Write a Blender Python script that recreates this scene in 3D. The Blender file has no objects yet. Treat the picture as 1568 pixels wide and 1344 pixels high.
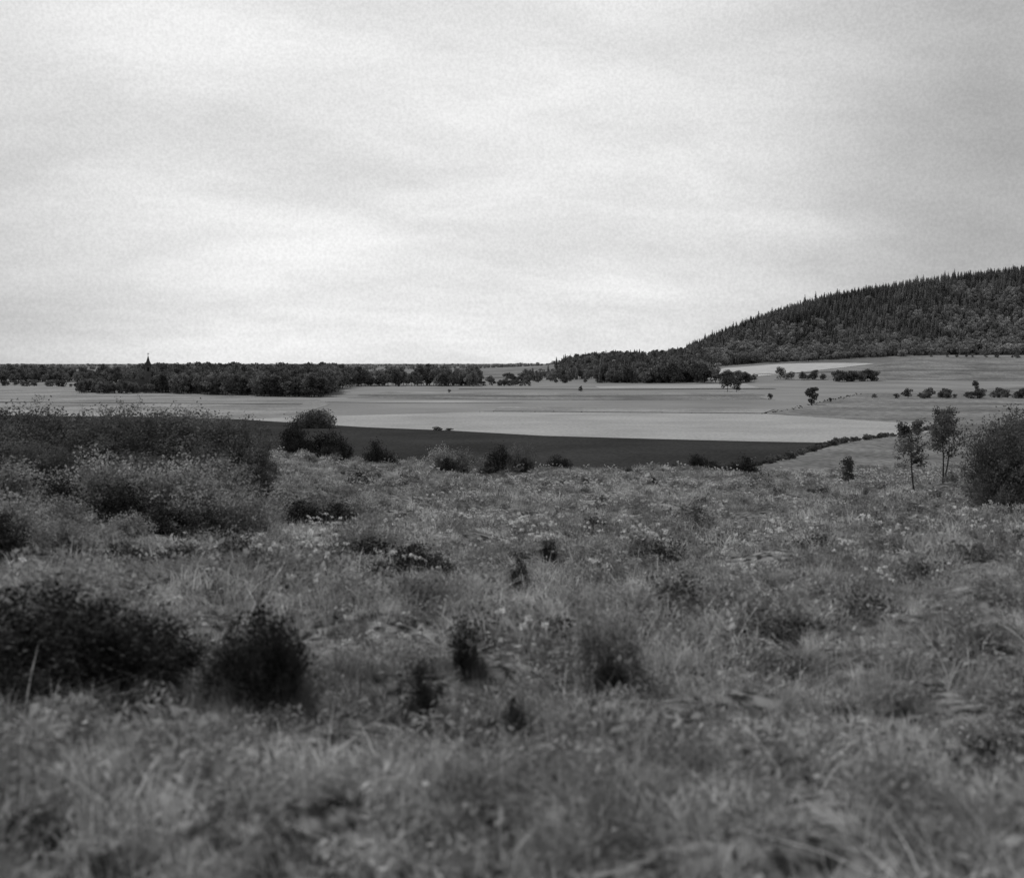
import bpy, math, random
import numpy as np
from mathutils import Vector
rng = np.random.default_rng(7); random.seed(7)
scene = bpy.context.scene
scene.view_settings.view_transform='Standard'
scene.view_settings.look='None'
scene.view_settings.exposure=0
col = scene.collection

# ------------------------------------------------------------------ terrain
def S(a):
    a=np.clip(a,0,1); return a*a*(3-2*a)
def smin(a,b,k): 
    h=np.clip(0.5+0.5*(b-a)/k,0,1); return b+(a-b)*h-k*h*(1-h)
def smax(a,b,k): return -smin(-a,-b,k)
RX=[-400,-200,-50,50,104,194,239,262,290,338,391,436,508,598,704,900,1200,2000,4000]
RZ=[0,0,3,9,19,22,25,33,47,66,85,98,110,124,136,152,160,140,60]
wr=np.random.default_rng(3)
WAV=[(wr.uniform(0,6.28),wr.uniform(0,6.28),wl,amp) for wl,amp in
     [(14,.16),(9,.12),(6,.08),(4,.06),(3,.05),(2.2,.045),(1.6,.04),(1.1,.03),(.8,.025)]]
def height(x,y):
    x=np.asarray(x,float); y=np.asarray(y,float)
    left=0.85*S(-(x-1)/14.0)*S((y-8)/25)
    yc=np.clip(y,-60,400)
    up=13.4-0.06*yc+left
    lo=13.4-0.06*57-0.14*(yc-57)+left
    m=smin(up,lo,0.5)
    b=np.zeros_like(m)
    for a,ph,wl,amp in WAV:
        b+=amp*np.sin((x*np.cos(a)+y*np.sin(a))*6.283/wl+ph+1.3*np.sin((x*np.sin(a)-y*np.cos(a))*6.283/(wl*1.7)+ph*2))
    m=m+b*S((150-y)/60)*0.8
    ys=np.maximum(y,1.0); t=x/ys
    v=24*S((y-740)/640)*S((t-0.02)/0.34)
    rid=np.interp(t*1700+10*np.sin(y/90.),RX,RZ)
    k=S((y-1290)/430)*(1-S((y-2300)/900))
    v=v*(1-S((y-2300)/900))
    v=v+np.maximum(rid-v,0)*k
    return smax(m,v,0.6)

# ------------------------------------------------------------------ materials
def mat_noise(name, lo, hi, scale=4.0, detail=5, rough=0.9, stretch=(1,1,1), rand=0.0, transl=0.0,
              coord='Object', lo_p=0.35, hi_p=0.65, scale2=None, amt2=0.3, patch=None):
    m=bpy.data.materials.new(name); m.use_nodes=True
    nt=m.node_tree; N=nt.nodes; L=nt.links; N.clear()
    out=N.new('ShaderNodeOutputMaterial')
    g=N.new('ShaderNodeNewGeometry')
    if coord=='World':
        src=g.outputs['Position']
    else:
        tc=N.new('ShaderNodeTexCoord'); src=tc.outputs[coord]
    mp=N.new('ShaderNodeMapping'); mp.inputs['Scale'].default_value=stretch; L.new(src,mp.inputs['Vector'])
    n=N.new('ShaderNodeTexNoise'); n.inputs['Scale'].default_value=scale; n.inputs['Detail'].default_value=detail
    L.new(mp.outputs[0],n.inputs['Vector'])
    mr=N.new('ShaderNodeMapRange'); mr.inputs['From Min'].default_value=lo_p; mr.inputs['From Max'].default_value=hi_p
    mr.inputs['To Min'].default_value=lo; mr.inputs['To Max'].default_value=hi
    L.new(n.outputs['Fac'],mr.inputs['Value']); val=mr.outputs[0]
    def mulnoise(val,sc,amt,s):
        n2=N.new('ShaderNodeTexNoise'); n2.inputs['Scale'].default_value=sc; n2.inputs['Detail'].default_value=3
        L.new(s,n2.inputs['Vector'])
        r2=N.new('ShaderNodeMapRange'); r2.inputs['From Min'].default_value=.32; r2.inputs['From Max'].default_value=.68
        r2.inputs['To Min'].default_value=1-amt; r2.inputs['To Max'].default_value=1+amt
        L.new(n2.outputs['Fac'],r2.inputs['Value'])
        mu=N.new('ShaderNodeMath'); mu.operation='MULTIPLY'; L.new(val,mu.inputs[0]); L.new(r2.outputs[0],mu.inputs[1]); return mu.outputs[0]
    if scale2: val=mulnoise(val,scale2,amt2,src)
    if patch:
        for sc,am in patch: val=mulnoise(val,sc,am,g.outputs['Position'])
    if rand>0:
        oi=N.new('ShaderNodeObjectInfo')
        r3=N.new('ShaderNodeMapRange'); r3.inputs['To Min'].default_value=1-rand; r3.inputs['To Max'].default_value=1+rand
        L.new(oi.outputs['Random'],r3.inputs['Value'])
        mu=N.new('ShaderNodeMath'); mu.operation='MULTIPLY'; L.new(val,mu.inputs[0]); L.new(r3.outputs[0],mu.inputs[1]); val=mu.outputs[0]
    cc=N.new('ShaderNodeCombineColor')
    for i in range(3): L.new(val,cc.inputs[i])
    d=N.new('ShaderNodeBsdfDiffuse'); L.new(cc.outputs[0],d.inputs['Color'])
    sh=d.outputs[0]
    if transl>0:
        t=N.new('ShaderNodeBsdfTranslucent'); L.new(cc.outputs[0],t.inputs['Color'])
        mx=N.new('ShaderNodeMixShader'); mx.inputs[0].default_value=transl
        L.new(d.outputs[0],mx.inputs[1]); L.new(t.outputs[0],mx.inputs[2]); sh=mx.outputs[0]
    L.new(sh,out.inputs['Surface'])
    return m

M_bark=mat_noise('bark',0.04,0.09,8)
M_leaf=mat_noise('leaf_bush',0.07,0.2,1.6,rand=.3,transl=.3,scale2=9,amt2=.4)
M_leaf_mid=mat_noise('leaf_herb',0.16,0.42,3,rand=.35,transl=.3,scale2=12)
M_leaf_dark=mat_noise('leaf_dark',0.02,0.08,3,rand=.3,scale2=14,amt2=.5)
M_tree=mat_noise('foliage_tree_haze',0.09,0.21,.3,rand=.4,transl=.15,scale2=1.2,amt2=.3)  # leaf tone lifted a little, haze painted into the colour
M_tree_hill=mat_noise('foliage_hill_broadleaf_haze',0.21,0.34,.3,rand=.35,transl=.1,patch=[(.015,.3)])  # lighter leaves stand in for haze over the hill
M_conifer=mat_noise('foliage_conifer_haze',0.14,0.24,.4,rand=.35,patch=[(.012,.4)])  # needle colour lightened as painted haze, no volume in the scene
M_far=mat_noise('foliage_far_haze',0.34,0.42,.3,rand=.2)  # palest foliage: distance haze is put into the leaf colour
M_grass=mat_noise('grass_blades',0.17,0.49,5,rand=.6,transl=.35,patch=[(.35,.35),(1.6,.36)])
M_grass_dry=mat_noise('grass_dry',0.5,0.8,5,rand=.3,transl=.3)
M_tuss=mat_noise('tussock_blades_shaded',0.05,0.16,5,rand=.3,transl=.2)  # dark blades: the tussocks' shaded side is put into the colour
M_flower=mat_noise('umbel_white',0.6,0.85,20,rand=.15)
M_floor=mat_noise('forest_floor',0.07,0.1,.05,coord='World')

def ground_material():
    m=bpy.data.materials.new('ground_turf_and_fields'); m.use_nodes=True
    nt=m.node_tree; N=nt.nodes; L=nt.links; N.clear()
    out=N.new('ShaderNodeOutputMaterial'); g=N.new('ShaderNodeNewGeometry')
    def noise(sc,det,stretch=(1,1,1)):
        mp=N.new('ShaderNodeMapping'); mp.inputs['Scale'].default_value=stretch; L.new(g.outputs['Position'],mp.inputs['Vector'])
        n=N.new('ShaderNodeTexNoise'); n.inputs['Scale'].default_value=sc; n.inputs['Detail'].default_value=det
        L.new(mp.outputs[0],n.inputs['Vector']); return n.outputs['Fac']
    def mr(s,a,b,c,d):
        r=N.new('ShaderNodeMapRange'); 
        for k,v in zip(('From Min','From Max','To Min','To Max'),(a,b,c,d)): r.inputs[k].default_value=v
        L.new(s,r.inputs['Value']); return r.outputs[0]
    def mul(a,b):
        q=N.new('ShaderNodeMath'); q.operation='MULTIPLY'; L.new(a,q.inputs[0]); L.new(b,q.inputs[1]); return q.outputs[0]
    turf=mul(mr(noise(9,10),.38,.62,.03,.22),mr(noise(.5,4),.3,.7,.7,1.3))
    field=mul(mr(noise(.02,6,(1,.8,1)),.3,.7,.18,.26),mr(noise(.8,4),.3,.7,.9,1.1))
    sx=N.new('ShaderNodeSeparateXYZ'); L.new(g.outputs['Position'],sx.inputs[0])
    f=mr(sx.outputs['Y'],130,170,0,1)
    far=mr(sx.outputs['Y'],800,1100,0,1)
    mx=N.new('ShaderNodeMix'); L.new(f,mx.inputs['Factor']); L.new(turf,mx.inputs['A']); L.new(field,mx.inputs['B'])
    grassfar=mul(mr(noise(.02,6,(.6,.35,1)),.35,.65,.12,.23),mr(noise(.12,5),.3,.7,.8,1.2))
    mx2=N.new('ShaderNodeMix'); L.new(far,mx2.inputs['Factor']); L.new(mx.outputs['Result'],mx2.inputs['A']); L.new(grassfar,mx2.inputs['B'])
    cc=N.new('ShaderNodeCombineColor')
    for i in range(3): L.new(mx2.outputs['Result'],cc.inputs[i])
    d=N.new('ShaderNodeBsdfDiffuse'); L.new(cc.outputs[0],d.inputs['Color']); L.new(d.outputs[0],out.inputs['Surface'])
    return m
M_ground=ground_material()
M_plough=mat_noise('dark_crop',0.03,0.048,1.6,detail=3,coord='World',scale2=.04,amt2=.22)
M_grain=mat_noise('ripe_grain',0.26,0.35,1.3,detail=3,coord='World',scale2=.035,amt2=.14)
M_stub=mat_noise('stubble',0.18,0.28,.9,detail=3,coord='World',scale2=.03,amt2=.26,patch=[(.15,.12)])
M_past=mat_noise('pasture',0.12,0.22,.5,detail=4,coord='World',scale2=.03,amt2=.3,patch=[(.2,.15)])
M_pale=mat_noise('pale_hay',0.34,0.44,.1,coord='World')
M_dirt=mat_noise('dark_strip',0.1,0.15,.2,coord='World')
M_slope=mat_noise('slope_grass',0.10,0.2,.9,coord='World',scale2=.06,amt2=.3)

# ------------------------------------------------------------------ mesh helpers
class MB:
    def __init__(s): s.v=[];s.f=[];s.m=[];s.n=0
    def add(s,v,f,mi=0):
        v=np.asarray(v,float); s.v.append(v)
        for q in f: s.f.append(tuple(int(i)+s.n for i in q)); s.m.append(mi)
        s.n+=len(v)
    def tube(s,pts,rad,n=6,mi=0):
        pts=np.asarray(pts,float); V=[];F=[]
        for i,p in enumerate(pts):
            d=pts[min(i+1,len(pts)-1)]-pts[max(i-1,0)]; d/=np.linalg.norm(d)+1e-9
            a=np.cross(d,[0.31,0.95,0.05]); a/=np.linalg.norm(a)+1e-9; b=np.cross(d,a)
            for k in range(n):
                an=6.2832*k/n; V.append(p+rad[i]*(a*math.cos(an)+b*math.sin(an)))
        for i in range(len(pts)-1):
            for k in range(n):
                F.append((i*n+k,i*n+(k+1)%n,(i+1)*n+(k+1)%n,(i+1)*n+k))
        s.add(V,F,mi)
    def leaves(s,C,size,r,mi=1,up=0.0,asp=0.6):
        C=np.asarray(C,float); n=len(C)
        a=r.normal(size=(n,3)); a/=np.linalg.norm(a,axis=1)[:,None]
        nn=r.normal(size=(n,3)); nn[:,2]+=up
        b=np.cross(nn,a); b/=np.linalg.norm(b,axis=1)[:,None]+1e-9
        sz=(size*r.uniform(.6,1.4,n))[:,None]
        V=np.stack([C-a*sz*.5, C-b*sz*.5*asp, C+a*sz*.5, C+b*sz*.5*asp],1).reshape(-1,3)
        F=np.arange(4*n).reshape(n,4); s.add(V,F,mi)
    def obj(s,name,mats,link=True,smooth=False):
        me=bpy.data.meshes.new(name); me.from_pydata(np.concatenate(s.v).tolist(),[],s.f)
        for m in mats: me.materials.append(m)
        me.polygons.foreach_set('material_index',s.m); me.update()
        if smooth: me.polygons.foreach_set('use_smooth',[True]*len(me.polygons))
        o=bpy.data.objects.new(name,me)
        if link: col.objects.link(o)
        return o

def bent(p0,p1,k,r,n=4):
    p0=np.array(p0,float);p1=np.array(p1,float); t=np.linspace(0,1,n)[:,None]
    mid=r.normal(size=3)*k
    return p0+(p1-p0)*t+mid*np.sin(t*3.1416)

def broadleaf(name,seed,H,W,ncl,per,leaf,mat,base=.18,trunk_r=.25,link=False):
    r=np.random.default_rng(seed); b=MB()
    tp=bent([0,0,-.3],[r.normal()*.3,r.normal()*.3,H*.72],H*.02,r,6)
    b.tube(tp,np.linspace(trunk_r,trunk_r*.25,6),7,0)
    cz=H*(base+1)/2; hz=H*(1-base)/2
    for i in range(ncl):
        d=r.normal(size=3); d/=np.linalg.norm(d); q=r.uniform(.35,.86)
        taper=1.0-0.25*max(d[2],0)
        c=np.array([d[0]*W/2*q*taper,d[1]*W/2*q*taper,cz+d[2]*hz*q])
        cr=r.uniform(.11,.2)*max(W,H*.6)
        z0=np.clip(c[2]*.6,H*.12,H*.65)
        st=np.array([np.interp(z0,tp[:,2],tp[:,0]),np.interp(z0,tp[:,2],tp[:,1]),z0])
        b.tube(bent(st,c,H*.02,r,4),np.linspace(trunk_r*.35,trunk_r*.06,4),4,0)
        dd=r.normal(size=(per,3)); dd/=np.linalg.norm(dd,axis=1)[:,None]
        rr=cr*r.uniform(.55,1.08,per)**.6
        P=c+dd*rr[:,None]*np.array([1.15,1.15,.8])
        P[:,2]=np.maximum(P[:,2],H*.05)
        b.leaves(P,leaf,r,1,up=.5,asp=.75)
    return b.obj(name,[M_bark,mat],link)

def conifer(name,seed,H,W,mat,link=False):
    r=np.random.default_rng(seed); b=MB()
    b.tube([[0,0,-.3],[0,0,H*.5],[0,0,H]],[W*.04,W*.025,.02],5,0)
    lv=18
    for i in range(lv):
        z=H*(.08+.9*i/lv); R=W/2*(1-z/H)**.7*r.uniform(.75,1.2)+.15
        nb=9 if i<12 else 6
        for k in range(nb):
            a=6.283*k/nb+r.uniform(-.3,.3)+i; rr=R*r.uniform(.7,1.15)
            d=np.array([math.cos(a),math.sin(a),0]); s=np.array([-d[1],d[0],0])
            w=rr*.38+.1; dz=-rr*.35
            V=[[0,0,z+.25],d*rr*.55+s*w*.6+[0,0,z+dz*.35],d*rr+[0,0,z+dz],d*rr*.55-s*w*.6+[0,0,z+dz*.35]]
            b.add(V,[(0,1,2,3)],1)
            V=[[0,0,z+.1],d*rr*.5+[0,0,z+dz*.2],d*rr*.9+[0,0,z+dz*1.3],d*rr*.4+[0,0,z+dz*1.6-.2]]
            b.add(V,[(0,1,2,3)],1)
    return b.obj(name,[M_bark,mat],link)

def shrub_mesh(name,seed,H,W,nst,leaf,nleaf,mat,bottom=.1,spread=.6,tips=6,tw=.010,jag=.25):
    r=np.random.default_rng(seed); b=MB(); C=[]
    for i in range(nst):
        a=r.uniform(0,6.283); q=r.uniform(0,1)**.6
        rim=math.sqrt(max(0,1-(q*.95)**2))
        tip=np.array([math.cos(a)*W/2*q,math.sin(a)*W/2*q,H*(.35+.62*rim)*r.uniform(1-jag,1.08)])
        bs=np.array([math.cos(a)*W*.13*q,math.sin(a)*W*.13*q,-.1])
        P=bent(bs,tip,H*.08,r,6); b.tube(P,np.linspace(tw,tw*.25,6),4,0)
        for j in range(tips):
            s=P[r.integers(2,6)]; e=s+r.normal(size=3)*np.array([.13,.13,.1])*W*.6+[0,0,H*.05]
            e[2]=max(e[2],H*bottom)
            Q=bent(s,e,.02*H,r,4); b.tube(Q,np.linspace(tw*.35,tw*.1,4),3,0)
            k=max(2,nleaf//(nst*tips)); t=r.uniform(.15,1.05,k)[:,None]
            C.append(s+(e-s)*t+r.normal(size=(k,3))*leaf*1.1)
    C=np.concatenate(C); C[:,2]=np.maximum(C[:,2],.03)
    b.leaves(C,leaf,r,1,up=.4)
    o=b.obj(name,[M_bark,mat],False); return o.data

# ------------------------------------------------------------------ instancing by geometry nodes
def make_coll(name,objs):
    c=bpy.data.collections.new(name)
    for o in objs: c.objects.link(o)
    return c
def scatter(name,P,scale,coll,rotz=None,tilt=0.0,r=rng):
    P=np.asarray(P,float); n=len(P)
    me=bpy.data.meshes.new(name); me.vertices.add(n); me.vertices.foreach_set('co',P.ravel())
    A=me.attributes.new('iscale','FLOAT','POINT'); A.data.foreach_set('value',np.asarray(scale,float).ravel())
    R=np.zeros((n,3)); R[:,2]=r.uniform(0,6.283,n) if rotz is None else rotz
    R[:,0]=r.normal(size=n)*tilt; R[:,1]=r.normal(size=n)*tilt
    A=me.attributes.new('irot','FLOAT_VECTOR','POINT'); A.data.foreach_set('vector',R.ravel())
    A=me.attributes.new('iidx','INT','POINT'); A.data.foreach_set('value',r.integers(0,len(coll.objects),n).astype(np.int32))
    o=bpy.data.objects.new(name,me); col.objects.link(o)
    ng=bpy.data.node_groups.new('inst_'+name,'GeometryNodeTree')
    ng.interface.new_socket('Geometry',in_out='INPUT',socket_type='NodeSocketGeometry')
    ng.interface.new_socket('Geometry',in_out='OUTPUT',socket_type='NodeSocketGeometry')
    N=ng.nodes;L=ng.links; gi=N.new('NodeGroupInput');go=N.new('NodeGroupOutput')
    ci=N.new('GeometryNodeCollectionInfo'); ci.inputs['Collection'].default_value=coll
    ci.inputs['Separate Children'].default_value=True; ci.inputs['Reset Children'].default_value=True
    ip=N.new('GeometryNodeInstanceOnPoints'); ip.inputs['Pick Instance'].default_value=True
    def attr(nm,t):
        a=N.new('GeometryNodeInputNamedAttribute'); a.data_type=t; a.inputs['Name'].default_value=nm; return a.outputs['Attribute']
    L.new(gi.outputs[0],ip.inputs['Points']); L.new(ci.outputs[0],ip.inputs['Instance'])
    L.new(attr('iidx','INT'),ip.inputs['Instance Index'])
    L.new(attr('irot','FLOAT_VECTOR'),ip.inputs['Rotation']); L.new(attr('iscale','FLOAT'),ip.inputs['Scale'])
    L.new(ip.outputs[0],go.inputs[0])
    md=o.modifiers.new('instances','NODES'); md.node_group=ng
    return o
def on(x,y,dz=0.0):
    return np.stack([x,y,height(x,y)+dz],1)
def inpoly(x,y,poly):
    c=np.zeros(len(x),bool); n=len(poly); j=n-1
    for i in range(n):
        xi,yi=poly[i];xj,yj=poly[j]
        with np.errstate(divide='ignore',invalid='ignore'):
            c^=((yi>y)!=(yj>y))&(x<(xj-xi)*(y-yi)/(yj-yi+1e-12)+xi)
        j=i
    return c
def poly_pts(poly,sp,r=rng):
    p=np.array(poly,float); x0,y0=p.min(0);x1,y1=p.max(0)
    n=int((x1-x0)*(y1-y0)/sp**2)
    gx=r.uniform(x0,x1,n); gy=r.uniform(y0,y1,n)
    k=inpoly(gx,gy,poly); gx=gx[k]; gy=gy[k]
    cell={}; keep=[]
    for i,(a,b) in enumerate(zip(gx,gy)):
        c=(int(a//(sp*.62)),int(b//(sp*.62)))
        if c in cell: continue
        cell[c]=1; keep.append(i)
    return gx[keep],gy[keep]

# ------------------------------------------------------------------ ground mesh
front=np.radians(np.arange(-36,36.001,.2)); back=np.radians(np.arange(38,322,2.5))
ang=np.concatenate([front,back]); nA=len(ang)
rad=np.exp(np.arange(math.log(.4),math.log(14000),.016)); nR=len(rad)
AA,RR=np.meshgrid(ang,rad); X=(RR*np.sin(AA)).ravel(); Y=(RR*np.cos(AA)).ravel()
V=np.stack([X,Y,height(X,Y)],1); V=np.vstack([V,[[0,0,float(height(0.,0.))]]])
i=np.arange(nR-1)[:,None]*nA; j=np.arange(nA)[None,:]; j2=(j+1)%nA
F=np.stack([i+j,i+j2,i+nA+j2,i+nA+j],-1).reshape(-1,4)[:,::-1]
me=bpy.data.meshes.new('ground')
fl=F.tolist()+[(len(V)-1,int((k+1)%nA),k) for k in range(nA)]
me.from_pydata(V.tolist(),[],fl); me.materials.append(M_ground)
me.polygons.foreach_set('use_smooth',[True]*len(me.polygons)); me.update()
g=bpy.data.objects.new('ground',me); col.objects.link(g)

import bmesh
def field(name,poly,mat,off,step=15):
    bm=bmesh.new(); vs=[bm.verts.new((x,y,0)) for x,y in poly]; bm.faces.new(vs)
    p=np.array(poly)
    for ax in (0,1):
        for c in np.arange(p[:,ax].min()+step,p[:,ax].max(),step):
            co=[0,0,0];no=[0,0,0];co[ax]=c;no[ax]=1
            bmesh.ops.bisect_plane(bm,geom=bm.verts[:]+bm.edges[:]+bm.faces[:],plane_co=co,plane_no=no)
    bmesh.ops.triangulate(bm,faces=bm.faces[:])
    for v in bm.verts: v.co.z=float(height(v.co.x,v.co.y))+off
    bm.normal_update()
    if sum(f.normal.z for f in bm.faces)<0: bmesh.ops.reverse_faces(bm,faces=bm.faces[:])
    me=bpy.data.meshes.new(name); bm.to_mesh(me); me.materials.append(mat)
    o=bpy.data.objects.new(name,me); col.objects.link(o); return o
field('dark_crop_field',[(-300,395),(-143,346),(-105,338),(-70.6,322.7),(-33.6,284),(-13.4,270),(6.1,251),(27.5,240.6),(45,233),(61,228),(49,204),(36.9,180.9),(26,158),(10,140),(-300,140)],M_plough,.16)
field('grain_field',[(-70.6,322.7),(-60,337),(-8.7,374),(40,366),(73.3,359),(88,323),(101,296),(92,268),(78,250),(61,228),(45,233),(27.5,240.6),(6.1,251),(-13.4,270),(-33.6,284)],M_grain,.12)
field('stubble_field',[(-336,800),(-238,735),(-176,600),(-79,505),(-65,440),(-60,337),(-70.6,322.7),(-105,338),(-143,346),(-300,395),(-480,600)],M_stub,.08)
field('hay_strip',[(-75,470),(-30,455),(5,462),(-20,490)],M_grain,.14)
field('hay_strip',[(52,780),(157,830),(145,720),(50,700)],M_grain,.12)
field('dry_strip',[(-250,430),(-120,372),(-85,345),(-105,341),(-143,350),(-300,400)],M_grain,.13)
field('pasture_strip',[(-60,560),(30,545),(110,560),(104,500),(20,490),(-70,520)],M_past,.06)
field('stubble_field',[(-60,640),(60,600),(112,640),(115,585),(30,560),(-70,580)],M_stub,.1)
field('hay_strip',[(-6,380),(40,371),(74,364),(84,395),(40,402),(-4,420)],M_stub,.15)
field('field_margin',[(-9,375.5),(40,367.5),(73,360.5),(73.2,363),(40,370),(-8.6,378)],M_dirt,.19)
field('field_margin',[(-70,560),(30,545),(115,560),(115,566),(30,550),(-70,566)],M_dirt,.2)
field('field_margin',[(-30,690),(60,680),(150,700),(150,712),(60,692),(-30,702)],M_dirt,.2)
field('field_margin',[(-230,470),(-75,440),(-75,444),(-230,475)],M_dirt,.2)
field('pasture',[(73.3,359),(105,437),(167.5,592),(318,767),(521,811),(400,400),(173,270),(123.7,299),(101,296),(88,323)],M_past,.1)
field('slope_meadow',[(36.9,180.9),(49,204),(61,228),(78,250),(92,268),(101,296),(124,299),(250,280),(250,135),(60,135),(20,135),(26,158)],M_slope,.2)
field('pale_hay_field',[(215,1255),(150,1010),(180,960),(330,1120),(270,1255)],M_pale,.25)
field('hill_pasture',[(330,1100),(190,900),(330,860),(800,900),(800,1290),(420,1280)],M_past,.2)
field('field_margin',[(200,1010),(420,985),(640,1010),(640,1022),(420,998),(200,1018)],M_dirt,.35)
field('forest_floor',[(232,1345),(330,1302),(420,1297),(560,1277),(1400,1277),(1500,1950),(262,1950)],M_floor,.4,step=22)

# ------------------------------------------------------------------ templates: trees
T_dec=[broadleaf('broadleaf_tree_%d'%k,10+k,13+k%3,9+k%2*2,26,42,.95,M_tree,base=.05) for k in range(5)]
T_hill=[broadleaf('hill_tree_%d'%k,30+k,12,10,18,34,1.3,M_tree_hill,base=.0) for k in range(3)]
T_con=[conifer('conifer_%d'%k,50+k,15+k,6.4,M_conifer) for k in range(4)]
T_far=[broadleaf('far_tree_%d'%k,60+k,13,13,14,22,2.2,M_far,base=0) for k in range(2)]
T_hedge=[broadleaf('hedge_bush_%d'%k,70+k,3,3.6,14,50,.32,M_tree,base=0,trunk_r=.08) for k in range(3)]
C_dec=make_coll('deciduous',T_dec); C_hill=make_coll('hill_deciduous',T_hill); C_con=make_coll('conifers',T_con)
C_far=make_coll('far_trees',T_far); C_hedge=make_coll('hedge_bushes',T_hedge)
C_mix=make_coll('mixed',T_dec[:3]+T_con[:2]+T_hill[:2])
C_mid=make_coll('mid_distance_trees',T_dec[:3]+T_hill[:1])

def mass(name,poly,sp,coll,s0,s1,dz=-.2):
    x,y=poly_pts(poly,sp); w=.5+.5*np.sin(x/17.+np.sin(y/23.)*2)
    sc=s0+(s1-s0)*np.clip(w*.6+rng.uniform(0,.5,len(x)),0,1); return scatter(name,on(x,y,dz),sc,coll)
mass('woodland',[(-173,604),(-122,557),(-82,526),(-84,560),(-92,640),(-100,760),(-235,770),(-228,735)],5.2,C_dec,.6,1.15)
mass('woodland',[(-222,640),(-212,596),(-190,588),(-174,600),(-180,614),(-205,622),(-212,650)],4.2,C_dec,.3,.55)
mass('woodland',[(-520,930),(-330,930),(-320,1000),(-520,1020)],7,C_mid,.5,1.05)
mass('woodland',[(-312,900),(-250,880),(-210,790),(-150,790),(-150,960),(-305,960)],7,C_mid,.45,1.05)
mass('woodland',[(-108,770),(-70,775),(-66,830),(-108,860)],6.5,C_mid,.45,1.0)
mass('woodland',[(-66,780),(-22,775),(-20,830),(-60,830)],6.0,C_mid,.5,1.12)
mass('woodland',[(62,890),(100,865),(146,865),(140,960),(70,990)],6.2,C_mix,.6,1.25)
mass('woodland',[(20,1050),(130,1010),(190,1100),(60,1200),(10,1150)],12,C_mix,.5,.95)
mass('ridge_trees',[(48,1350),(262,1330),(300,1760),(60,1720)],10.5,C_mix,.6,.95)
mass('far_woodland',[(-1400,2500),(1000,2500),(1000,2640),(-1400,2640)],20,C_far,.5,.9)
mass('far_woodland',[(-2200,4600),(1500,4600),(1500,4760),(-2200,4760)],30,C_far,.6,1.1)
x,y=poly_pts([(225,1350),(330,1300),(420,1295),(560,1275),(1200,1275),(1300,1850),(255,1850)],6.3)
u=(y-1290)/430+rng.normal(size=len(x))*.16+.2*np.sin(x/55.)+.12*np.sin(x/21.+y/40.)
con=u>.4
sc=rng.uniform(.5,1.0,con.sum()); sc[rng.uniform(size=len(sc))<.03]*=1.35
scatter('conifer_forest',on(x[con],y[con],-.3),sc,C_con)
scatter('hillside_broadleaf_wood',on(x[~con],y[~con],-.3),rng.uniform(.5,1.15,(~con).sum()),C_hill)
def line(pts,sp,jit):
    out=[]
    for (a,b),(c,d) in zip(pts[:-1],pts[1:]):
        n=max(1,int(math.hypot(c-a,d-b)/sp))
        for k in range(n):
            t=k/n; out.append((a+(c-a)*t+rng.normal()*jit,b+(d-b)*t+rng.normal()*jit))
    return np.array(out)
def hedge(name,pts,sp,jit,s0,s1,coll=C_hedge):
    p=line(pts,sp,jit); return scatter(name,on(p[:,0],p[:,1],-.15),rng.uniform(s0,s1,len(p)),coll)
hedge('hedgerow',[(33,176),(36.9,181),(49,205),(61,229),(78,251),(95,277)],.8,.5,.2,.5)
hedge('hedgerow',[(164,515),(200,520),(280,540),(330,560)],1.6,6,.7,1.7)
hedge('hedgerow',[(228,858),(255,868)],2.0,2,2.2,3.2)
hedge('hedgerow',[(148,850),(172,880)],2.2,3,1.8,3.2)
hedge('hedgerow',[(-16,800),(8,790)],2,4,1,1.8)
hedge('hedgerow',[(3,1010),(45,985)],4,8,1.4,2.6)
hedge('hedgerow',[(-10,905),(55,900)],5,6,1,2.2)
hedge('hedgerow',[(200,905),(225,890),(255,880)],5,3,1.2,2.2)
hedge('hedgerow',[(73,359),(90,395),(105,437),(130,500),(167,592)],3,.8,.12,.25)
hedge('hedgerow',[(420,1225),(520,1190),(700,1240)],7,5,.8,1.8)
hedge('hedgerow',[(-336,805),(-238,740),(-225,730)],4,3,.8,1.8)
hedge('hedgerow',[(-140,352),(-105,341),(-72,325)],3,1,.15,.3)
hedge('hedgerow',[(-10,377),(40,369),(73,361)],6,1,.08,.2)
hedge('scrub',[(300,1275),(360,1285),(420,1280)],3,6,1.5,3.2,make_coll('scrub_c',[broadleaf('scrub_bush',77,3,4,12,40,.5,M_tree_hill,base=0,trunk_r=.06)]))
def put(name,data,x,y,s=1.0,rz=None,sx=1.0,dz=-.1,mat=None):
    o=bpy.data.objects.new(name,data); o.location=(x,y,float(height(x,y))+dz)
    o.rotation_euler=(0,0,random.uniform(0,6.28) if rz is None else rz); o.scale=(s*sx,s*sx,s); col.objects.link(o); return o
for k,(x,y,h,w) in enumerate([(106,437,8.2,1.05),(110,631,9,1.05),(114,628,7,1.2),(199,916,11,1.1),(208,887,7,1),(218,890,9.5,1),(150,860,10,1.2),(162,855,8,1.2),
      (104,498,3.2,1.1),(35,631,3.4,1.1),(121,470,2.2,1),(148,505,2.6,1.2),(240,640,6,1),
      (-31,610,2.4,1),(530,1235,8,1.2),(62,900,9,1)]):
    put('field_tree',T_dec[k%5].data,x,y,h/14.0,sx=w)
rt=broadleaf('round_bush',91,4.1,9.4,90,120,.3,M_tree,base=-.3,trunk_r=.12,link=True); rt.location=(-44.8,283,0.1)
put('low_bush',T_hedge[0].data,-16.5,271,.38,sx=2); put('low_bush',T_hedge[1].data,-13.8,270,.3,sx=2)

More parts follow.
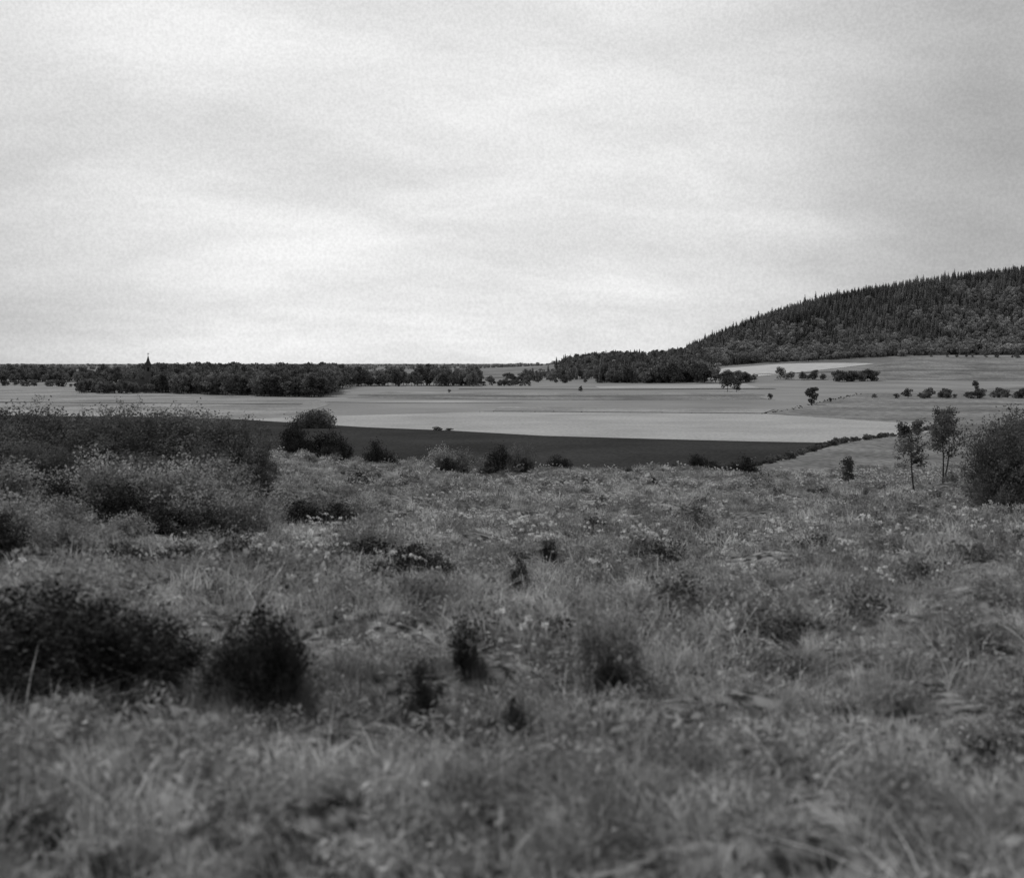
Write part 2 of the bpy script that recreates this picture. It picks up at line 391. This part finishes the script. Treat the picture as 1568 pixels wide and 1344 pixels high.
# ------------------------------------------------------------------ church
M_stone=mat_noise('church_wall',0.09,0.13,1.0); M_roof=mat_noise('church_roof',0.05,0.08,2.0); M_dark=mat_noise('opening',0.01,0.02,2.0)
ch=bpy.data.objects.new('church',None); ch.location=(-184,625,0); ch.rotation_euler=(0,0,.35); col.objects.link(ch)
def part(nm,v,f,mt):
    b=MB(); b.add(v,f); o=b.obj(nm,[mt]); o.parent=ch; return o
def box(x0,x1,y0,y1,z0,z1):
    v=[(x,y,z) for z in (z0,z1) for x,y in ((x0,y0),(x1,y0),(x1,y1),(x0,y1))]
    return v,[(3,2,1,0),(4,5,6,7),(0,1,5,4),(1,2,6,5),(2,3,7,6),(3,0,4,7)]
part('tower',*box(-1.5,1.5,-1.5,1.5,-.2,13.5),M_stone)
part('cornice',*box(-1.7,1.7,-1.7,1.7,13.5,13.8),M_roof)
part('spire',[(-1.65,-1.65,13.8),(1.65,-1.65,13.8),(1.65,1.65,13.8),(-1.65,1.65,13.8),(-.8,-.8,15.6),(.8,-.8,15.6),(.8,.8,15.6),(-.8,.8,15.6),(0,0,18.8)],
     [(3,2,1,0),(0,1,5,4),(1,2,6,5),(2,3,7,6),(3,0,4,7),(4,5,8),(5,6,8),(6,7,8),(7,4,8)],M_roof)
part('cross_post',*box(-.1,.1,-.1,.1,18.5,20.0),M_roof); part('cross_arm',*box(-.55,-.1,-.08,.08,19.3,19.5),M_roof); part('cross_arm_2',*box(.1,.55,-.08,.08,19.3,19.5),M_roof)
part('belfry_opening',*box(-.5,.5,-1.53,-1.45,10.6,12.6),M_dark); part('belfry_opening_2',*box(1.45,1.53,-.5,.5,10.6,12.6),M_dark)
part('nave_wall',*box(-11,-1.52,-2.6,2.6,-.2,3.6),M_stone)
part('nave_roof',[(-11.3,-3,3.5),(-1.53,-3,3.5),(-1.53,3,3.5),(-11.3,3,3.5),(-11.3,0,6.6),(-1.53,0,6.6)],[(0,1,5,4),(2,3,4,5),(0,4,3),(1,2,5)],M_roof)
for k in range(3): part('nave_window_%d'%(k+1),*box(-9.8+2.9*k,-9.0+2.9*k,-2.64,-2.58,1.3,3.0),M_dark)

# ------------------------------------------------------------------ foreground shrubs
B_big=[shrub_mesh('bush_mesh_%d'%k,100+k,2.0,2.8,80,.065,13500,M_leaf,tips=9,tw=.012,jag=.3) for k in range(4)]
B_open=[shrub_mesh('open_bush_mesh_%d'%k,110+k,2.2,2.2,26,.05,2600,M_leaf,tips=9,tw=.012) for k in range(2)]
B_herb=[shrub_mesh('herb_mesh_%d'%k,120+k,.8,1.3,60,.045,4500,M_leaf_mid,tips=8,tw=.005,bottom=.02,jag=.4) for k in range(2)]
B_dark=[shrub_mesh('dark_mesh_%d'%k,130+k,.8,.9,54,.04,5600,M_leaf_dark,tips=8,tw=.006,bottom=.02,jag=.4) for k in range(3)]
for k,(x,y,s,w) in enumerate([(-12.6,27.5,.72,1.6),(-11.2,28.4,.78,1.4),(-10.2,27.5,.75,1.4),(-9.1,28.2,.83,1.3),(-8.3,27.2,.75,1.3),(-7.4,27.8,.79,1.3),(-6.7,27.4,.76,1.2),(-6.1,27.0,.72,1.05),(-5.8,26.4,.6,1.0),(-13.4,28.5,.75,1.4),(-8.6,26.4,.72,1.4),(-10.9,26.6,.72,1.4),
      (-13.6,25,.66,1.4),(-12,25.6,.64,1.5),(-10.8,25.2,.6,1.5),(-9.7,24.6,.55,1.5),(-8.4,25.4,.62,1.5),(-7.2,24.8,.56,1.4),(-11.4,23.2,.52,1.5),(-6.3,25.6,.6,1.2),(-8.7,22.5,.42,1.5),(-10.3,22,.45,1.6),(-6.9,22.8,.46,1.4),(-9.2,20.3,.38,1.4),(-5.7,23.8,.5,1.2),(-5.2,22.6,.4,1.1)]):
    put('hawthorn_bush',B_big[k%4],x,y,s,sx=w)
for x,y,s in [(-10.6,27,.92),(-8.4,27.6,.88),(-9.9,28,.8)]: put('rose_bush',B_open[0],x,y,s,sx=.7)
for k,(x,y,s,w) in enumerate([(11.9,30,.9,.8),(12.5,29.6,1.0,.8),(13.1,30,1.15,1.0),(12.6,28.2,.8,.9),(13.9,28.5,1.15,1),(13.0,31.5,1.05,1),(11.4,29,.45,1.2)]):
    put('hazel_bush',B_big[k%4],x,y,s,sx=w)
put('hazel_bush',B_open[1],11.8,28.9,1.05); put('hazel_bush',B_open[0],12.3,28.5,1.1); put('hazel_bush',B_open[1],12.9,28,1.15)
def sapling(x,y,H,seed,nb=40):
    r=np.random.default_rng(seed); b=MB(); C=[]
    P=bent([0,0,-.1],[.08*r.normal(),0,H*.93],.05,r,8); b.tube(P,np.linspace(.026,.006,8),6,0)
    for k in range(nb):
        f=r.uniform(.4,1); i=f*7; s=P[int(i)]+(P[min(int(i)+1,7)]-P[int(i)])*(i%1)
        a=r.uniform(0,6.28); ln=H*.27*(1.1-f*.6)
        e=s+np.array([math.cos(a)*ln,math.sin(a)*ln,ln*r.uniform(.2,.9)])
        b.tube(bent(s,e,.02,r,4),[.006,.004,.003,.002],4,0)
        t=r.uniform(.3,1.05,60)[:,None]; C.append(s+(e-s)*t+r.normal(size=(60,3))*.05)
    b.leaves(np.concatenate(C),.06,r,1,up=.3)
    o=b.obj('young_tree',[M_bark,M_leaf]); o.location=(x,y,float(height(x,y)))
sapling(10.75,33,2.0,5,42); sapling(12.2,35,2.1,6,40); sapling(11.85,34,1.8,9,34); sapling(9.9,36,.9,8,16)
for k,(x,y,s,w,d) in enumerate([(-8.75,49,2.2,.5,B_dark),(-8.3,49,1.5,.8,B_dark),(-7.7,49.3,1.65,.8,B_dark),(-7.2,49.5,1.7,.8,B_dark),(-6.8,49.5,1.4,.8,B_dark),(-8.2,48,1.0,1.2,B_dark),(-7.2,48,1.0,1.3,B_dark),(-5.5,50,1.3,.9,B_dark),(-5.0,50,1.0,1.1,B_dark),
      (-3.0,51,1.4,.8,B_herb),(-2.2,51,1.2,1.0,B_herb),(-2.6,50,.9,1.2,B_dark),(-.6,52,1.5,.8,B_dark),(-1.0,52,1.0,1,B_herb),(.15,52,1.4,.5,B_herb),(.5,52,.8,1.1,B_dark),(1.9,52,.9,1,B_dark),(2.3,53,.7,1,B_dark),
      (8.0,53,.85,1.4,B_dark),(8.8,54,.85,1.5,B_dark),(9.6,54.5,.9,1.4,B_dark),(10.3,54.5,1.1,1.3,B_dark),(15,42,.9,.9,B_herb),(-3.8,31,.7,1.4,B_dark),(-3.3,31.5,.6,1.4,B_dark),(4.1,36,.45,1,B_dark),(7.2,30,.4,1.1,B_dark),(-1.2,34,.45,1.1,B_dark)]):
    put('low_shrub',d[k%2],x,y,s,sx=w)
put('bare_sapling',B_open[1],.8,52,.6,sx=.5)
for k,(x,y,s,w,d) in enumerate([(-6.3,19.6,1.15,1,B_herb),(-5.5,20,1.2,1,B_herb),(-4.7,19.2,1.15,.9,B_herb),(-6.9,21,1.1,1.1,B_herb),(-8.3,20.5,1.0,1.3,B_herb),(-4.1,18.8,1.05,.9,B_herb),(-5.0,20.6,1.2,1,B_herb),
      (-5.9,18.8,.8,1.3,B_dark),(-5.1,18.4,.75,1.4,B_dark),(-4.4,18.0,.7,1.3,B_dark),(-7.2,20.0,.9,1.2,B_dark),(-5.5,17.6,.5,1.2,B_herb),(-6.6,18,.55,1.2,B_herb),
      (-3.8,22,1.0,1.1,B_herb),(-3.1,21.6,.95,1,B_herb),(-2.6,22,.8,1,B_herb),(-3.5,21.0,.7,1.3,B_dark),(-2.9,20.8,.65,1.2,B_dark),(-1.9,16.3,.95,.9,B_herb),(-1.3,16.0,.9,1,B_herb),(-1.75,15.5,.72,1.3,B_dark),(-1.2,15.3,.62,1.3,B_dark),(-.8,15.5,.5,1.0,B_dark),(-2.3,15.9,.55,1,B_herb),
      (-3.4,14.1,.65,1.0,B_herb),(-3.0,13.6,.5,1.4,B_dark),(-3.6,13.5,.45,1.5,B_dark),(-2.8,14,.55,1,B_herb),(-5.1,14,.6,1,B_herb),(-5.6,13.5,.65,1.2,B_dark),(-6.2,15,.8,1.2,B_herb),(-7,16,.8,1.3,B_herb),(-6.7,15.3,.6,1.3,B_dark)]):
    put('bramble_thicket',d[k%2],x,y,s,sx=w)  # B_dark entries: shade under the thickets painted as dark leaves

def grass(name,seed,n,R,h0,h1,w,mat,lean=.5):
    r=np.random.default_rng(seed); b=MB(); seg=4; V=[];F=[]
    for i in range(n):
        a=r.uniform(0,6.283); q=R*math.sqrt(r.uniform()); p=np.array([q*math.cos(a),q*math.sin(a),-.03])
        h=r.uniform(h0,h1); la=r.uniform(0,6.283); ln=abs(r.normal())*lean*h; d=np.array([math.cos(la),math.sin(la),0])
        s=np.array([-d[1],d[0],0])*w*r.uniform(.6,1.3); wa=r.uniform(0,3.14); s=s*abs(math.cos(wa))+d*w*math.sin(wa)*.7
        o=len(V)
        for k in range(seg):
            t=k/(seg-1); c=p+d*ln*t**1.8+np.array([0,0,h*(t-.25*t*t*min(1,ln/h))])
            wd=(1-t**1.5)*.5+.03; V+= [c-s*wd,c+s*wd]
        for k in range(seg-1): F.append((o+2*k,o+2*k+1,o+2*k+3,o+2*k+2))
    b.add(V,F); return b.obj(name,[mat],False)
T_tus=[grass('tussock_%d'%k,300+k,520,.2,.22,.55,.009,M_tuss,.75).data for k in range(3)]
T_tul=[grass('lit_tussock_%d'%k,310+k,420,.22,.2,.5,.009,M_grass,.8).data for k in range(2)]  # lit copies: lighter blades painted for the sunlit side
near=[(-3.6,9.3,1.0,1.1,B_herb),(-3.0,9.4,.95,1.0,B_herb),(-3.3,8.5,.85,1.3,B_dark),(-2.7,8.2,.75,1.3,B_dark),(-3.6,7.8,.85,1.2,B_dark),(-2.45,8.4,.6,1.2,B_dark),(-3.0,7.6,.5,1.4,B_dark),
      (-1.6,7.9,.85,.7,B_dark),(-1.45,7.6,.7,.6,B_dark),(-1.85,8.0,.65,.7,B_dark),
      (-.58,7.9,.58,.55,B_dark),(-.33,8.7,.52,.4,B_dark),(.03,7.1,.46,.45,B_dark),(-.12,7.2,.34,.5,B_dark),(.66,8.3,.45,.5,B_dark),(2.9,11.6,.3,1,B_dark),
      (.6,8.6,.95,.4,B_herb),(.78,8.5,.8,.4,B_herb),(.05,13,.5,.5,B_dark),(.1,15.5,.55,.5,B_dark),(.5,17,.55,.5,B_dark),(-1.9,4.7,.34,1.3,B_dark),(-1.5,4.5,.26,1.4,B_dark),(-3.2,6.2,.4,1.2,B_dark),(1.2,4.4,.2,1.6,B_dark),(-.9,4.3,.18,1.6,B_dark)]
for k,(x,y,s,w,d) in enumerate(near):
    put('dark_tuft_shrub',d[k%len(d)],x,y,s,sx=w)
    if y<10 and d is B_dark:
        q=s/.75
        put('tussock',T_tus[k%3],x+random.uniform(-.1,.1)*q,y+.12,q*1.0,sx=.8)
        put('tussock',T_tus[(k+1)%3],x+.12*q,y-.03,q*.8,sx=.75)
        if s>.5: put('tussock',T_tul[k%2],x-.28*q,y+.02,q*.75,sx=.9)  # lighter copy left, dark ones right: lit and shaded side by colour
        if s>.6: put('tussock',T_tul[(k+1)%2],x-.05*q,y+.3*q,q*1.1,sx=.9)

# ------------------------------------------------------------------ grass and flowers
def umbel(name,seed,n,h):
    r=np.random.default_rng(seed); b=MB(); C=[];LV=[]
    for i in range(n):
        p=r.normal(size=3)*.13; p[2]=0; hh=h*r.uniform(.6,1.1); tip=p+np.array([r.normal()*.06,r.normal()*.06,hh])
        b.tube(bent(p,tip,.02,r,4),[.004,.003,.003,.002],4,0)
        R=r.uniform(.022,.048); c=r.uniform(-1,1,(34,3))*[R,R,.018]; C.append(tip+c)
        LV.append(p+np.array([0,0,1])*r.uniform(.05,hh*.6,(10,1))+r.normal(size=(10,3))*[.07,.07,.02])
    b.leaves(np.concatenate(C),.018,r,1,up=2,asp=1); b.leaves(np.concatenate(LV),.06,r,2,up=.6)
    return b.obj(name,[M_leaf_mid,M_flower,M_leaf_mid],False)
def herb(name,seed,n,lf=.055,sp=.12,hh=.38):
    r=np.random.default_rng(seed); b=MB(); C=[]
    for i in range(n):
        p=r.normal(size=3)*sp; p[2]=0; tip=p+np.array([r.normal()*.08,r.normal()*.08,r.uniform(.4,1)*hh])
        b.tube([p,tip],[.003,.002],3,0); t=r.uniform(.2,1,(14,1)); C.append(p+(tip-p)*t+r.normal(size=(14,3))*[.05,.05,.02])
    b.leaves(np.concatenate(C),lf,r,1,up=1.2,asp=.5); return b.obj(name,[M_leaf_mid,M_leaf_mid],False)
G_near=make_coll('grass_near',[grass('g_%d'%k,200+k,140,.24,.06,.25,.007,M_grass,1.0) for k in range(4)]+[grass('gd',210,26,.2,.1,.28,.006,M_grass_dry,1.2)]+[herb('hb_%d'%k,215+k,8,hh=.2) for k in range(2)])
G_far=make_coll('grass_far',[grass('gf_%d'%k,220+k,110,.4,.07,.25,.014,M_grass,.9) for k in range(4)]+[grass('gfd',230,36,.35,.12,.3,.011,M_grass_dry,1)]+[herb('hf_%d'%k,235+k,14,hh=.24) for k in range(2)])
G_clump=make_coll('leafy_clumps',[herb('lc_%d'%k,260+k,26,.065,.14,.34) for k in range(3)]+[grass('lg',270,160,.12,.15,.38,.012,M_grass,.8),grass('lg2',271,110,.1,.13,.33,.009,M_grass_dry,.9)])
M_ld2=mat_noise('leaf_dark_herb',0.05,0.11,3,rand=.3)  # darker leaf tone for the small dark herbs
def dherb(name,seed):
    o=herb(name,seed,30,.05,.13,.3); o.data.materials.clear(); o.data.materials.append(M_ld2); o.data.materials.append(M_ld2); return o
G_dcl=make_coll('dark_clumps',[dherb('dc_%d'%k,280+k) for k in range(3)])
G_umb=make_coll('umbels',[umbel('umb_%d'%k,240+k,4,.36) for k in range(3)])
def wedge(y0,y1,dens,half=.5,pad=1.0):
    n=int(dens*((half*y1+pad)*2)*(y1-y0))
    y=rng.uniform(y0,y1,n); w=half*y1+pad; x=rng.uniform(-w,w,n); k=np.abs(x)<half*y+pad; return x[k],y[k]
def patch(x,y):
    return np.sin(x*1.3+np.sin(y*.9)*2)+np.sin(y*1.1+x*.7+2)+np.sin(x*2.9-y*2.3)*.6
x,y=wedge(1.5,13,22); p=patch(x,y)
scatter('meadow_grass',on(x,y),rng.uniform(.5,1.1,len(x))*(1+.18*p),G_near,tilt=.14)
x,y=wedge(13,30,8); p=patch(x,y)
scatter('meadow_grass',on(x,y),rng.uniform(.45,1.0,len(x))*(1+.18*p),G_far,tilt=.14)
x,y=wedge(30,76,3.4); p=patch(x*.6,y*.6)
scatter('meadow_grass',on(x,y),rng.uniform(.45,.92,len(x))*(1+.16*p),G_far,tilt=.12)
x,y=wedge(3.5,60,1.2); p=patch(x*.9+3,y*.8); k=p+rng.normal(size=len(x))*.8>.2
scatter('meadow_herbs',on(x[k],y[k]),rng.uniform(.35,.9,k.sum()),G_clump,tilt=.15)
x,y=wedge(3.5,60,.9); p=patch(x*.7+9,y*.6+4); k=p+rng.normal(size=len(x))*1.0>.8
scatter('dark_herb_tufts',on(x[k],y[k]),rng.uniform(.3,.95,k.sum())*np.where(y[k]>25,.75,1),G_dcl,tilt=.15)  # scatter of small dark herbs
x,y=wedge(9,54,2.4); q=(np.sin(x*.5+1)+np.sin(y*.35+x*.3)+.22*x/(y*.2))+rng.normal(size=len(x))*.9; k=q>.9
scatter('cow_parsley_flowers',on(x[k],y[k]),rng.uniform(.5,1.0,k.sum()),G_umb,tilt=.15)
x,y=wedge(12,54,.4); scatter('wild_flowers',on(x,y),rng.uniform(.4,.9,len(x)),G_umb,tilt=.15)
x=rng.normal(-2.1,.9,40); y=rng.normal(16,2.2,40); scatter('wild_flowers',on(x,y),rng.uniform(.6,1.1,40),G_umb,tilt=.15)

# ------------------------------------------------------------------ world, sun, camera
EL,AZ=math.radians(48),math.radians(-36)
w=bpy.data.worlds.new('World'); scene.world=w; w.use_nodes=True
nt=w.node_tree;N=nt.nodes;L=nt.links;N.clear()
out=N.new('ShaderNodeOutputWorld');bg=N.new('ShaderNodeBackground');bg.inputs['Strength'].default_value=.1
sky=N.new('ShaderNodeTexSky');sky.sky_type='NISHITA';sky.sun_disc=False;sky.sun_elevation=EL;sky.sun_rotation=AZ
bw=N.new('ShaderNodeRGBToBW');L.new(sky.outputs[0],bw.inputs[0])
tc=N.new('ShaderNodeTexCoord')
def mr(s,a,b,c,d,sm=False):
    r=N.new('ShaderNodeMapRange')
    if sm: r.interpolation_type='SMOOTHSTEP'
    for k,v in zip(('From Min','From Max','To Min','To Max'),(a,b,c,d)): r.inputs[k].default_value=v
    L.new(s,r.inputs['Value']); return r.outputs[0]
def math2(op,a,b):
    q=N.new('ShaderNodeMath');q.operation=op
    for i,s in enumerate((a,b)):
        if isinstance(s,(int,float)): q.inputs[i].default_value=s
        else: L.new(s,q.inputs[i])
    return q.outputs[0]
def noise(vec,sc,det,stretch,dist=0,rough=.5):
    mp=N.new('ShaderNodeMapping');mp.inputs['Scale'].default_value=stretch;L.new(vec,mp.inputs[0])
    n=N.new('ShaderNodeTexNoise');n.inputs['Scale'].default_value=sc;n.inputs['Detail'].default_value=det;n.inputs['Distortion'].default_value=dist;n.inputs['Roughness'].default_value=rough
    L.new(mp.outputs[0],n.inputs['Vector']);return n.outputs['Fac']
G=tc.outputs['Generated']
gl=N.new('ShaderNodeVectorMath');gl.operation='DOT_PRODUCT';L.new(G,gl.inputs[0])
ga,ge=math.radians(-4.5),math.radians(11)
gl.inputs[1].default_value=(math.sin(ga)*math.cos(ge),math.cos(ga)*math.cos(ge),math.sin(ge))
glow=mr(gl.outputs['Value'],.895,.995,4.3,8.4,True)
sp=N.new('ShaderNodeSeparateXYZ');L.new(G,sp.inputs[0])
den=math2('ADD',math2('MAXIMUM',sp.outputs['Z'],0.0),.3)
cb=N.new('ShaderNodeCombineXYZ');L.new(math2('DIVIDE',sp.outputs['X'],den),cb.inputs[0]);L.new(math2('DIVIDE',sp.outputs['Y'],den),cb.inputs[1])
P=cb.outputs[0]
mpr=N.new('ShaderNodeMapping');mpr.inputs['Rotation'].default_value=(0,0,-.12);mpr.inputs['Location'].default_value=(3.3,1.7,0);L.new(P,mpr.inputs[0]);P=mpr.outputs[0]
clouds=mr(noise(P,2.2,4,(.6,1,1),.4),.3,.7,.86,1.12,True)
streak=mr(noise(P,7,6,(.7,1.2,1),.8,.55),.3,.7,.96,1.04)
grain=mr(noise(G,420,2,(1,1,1)),.3,.7,.93,1.07)
c=math2('MULTIPLY',math2('MULTIPLY',math2('MULTIPLY',glow,clouds),streak),grain)
mx=N.new('ShaderNodeMix');mx.inputs['Factor'].default_value=.92;L.new(bw.outputs[0],mx.inputs['A']);L.new(c,mx.inputs['B'])
cc=N.new('ShaderNodeCombineColor')
for i in range(3): L.new(mx.outputs['Result'],cc.inputs[i])
L.new(cc.outputs[0],bg.inputs['Color']);L.new(bg.outputs[0],out.inputs[0])

sd=bpy.data.lights.new('sun','SUN');sd.energy=2.6;sd.angle=math.radians(3);sd.color=(1,.998,.99)
so=bpy.data.objects.new('sun',sd);col.objects.link(so)
s=Vector((math.sin(AZ)*math.cos(EL),math.cos(AZ)*math.cos(EL),math.sin(EL)))
so.rotation_euler=(-s).to_track_quat('-Z','Y').to_euler(); so.location=(0,0,60)

cd=bpy.data.cameras.new('camera');cam=bpy.data.objects.new('camera',cd);col.objects.link(cam);scene.camera=cam
cam.location=(0,0,15);cam.rotation_euler=(math.radians(90),0,0)
cd.sensor_width=36;cd.lens=43.46;cd.shift_y=-0.0746;cd.clip_end=30000;cd.clip_start=.1
cd.dof.use_dof=True;cd.dof.focus_distance=90;cd.dof.aperture_fstop=1.7
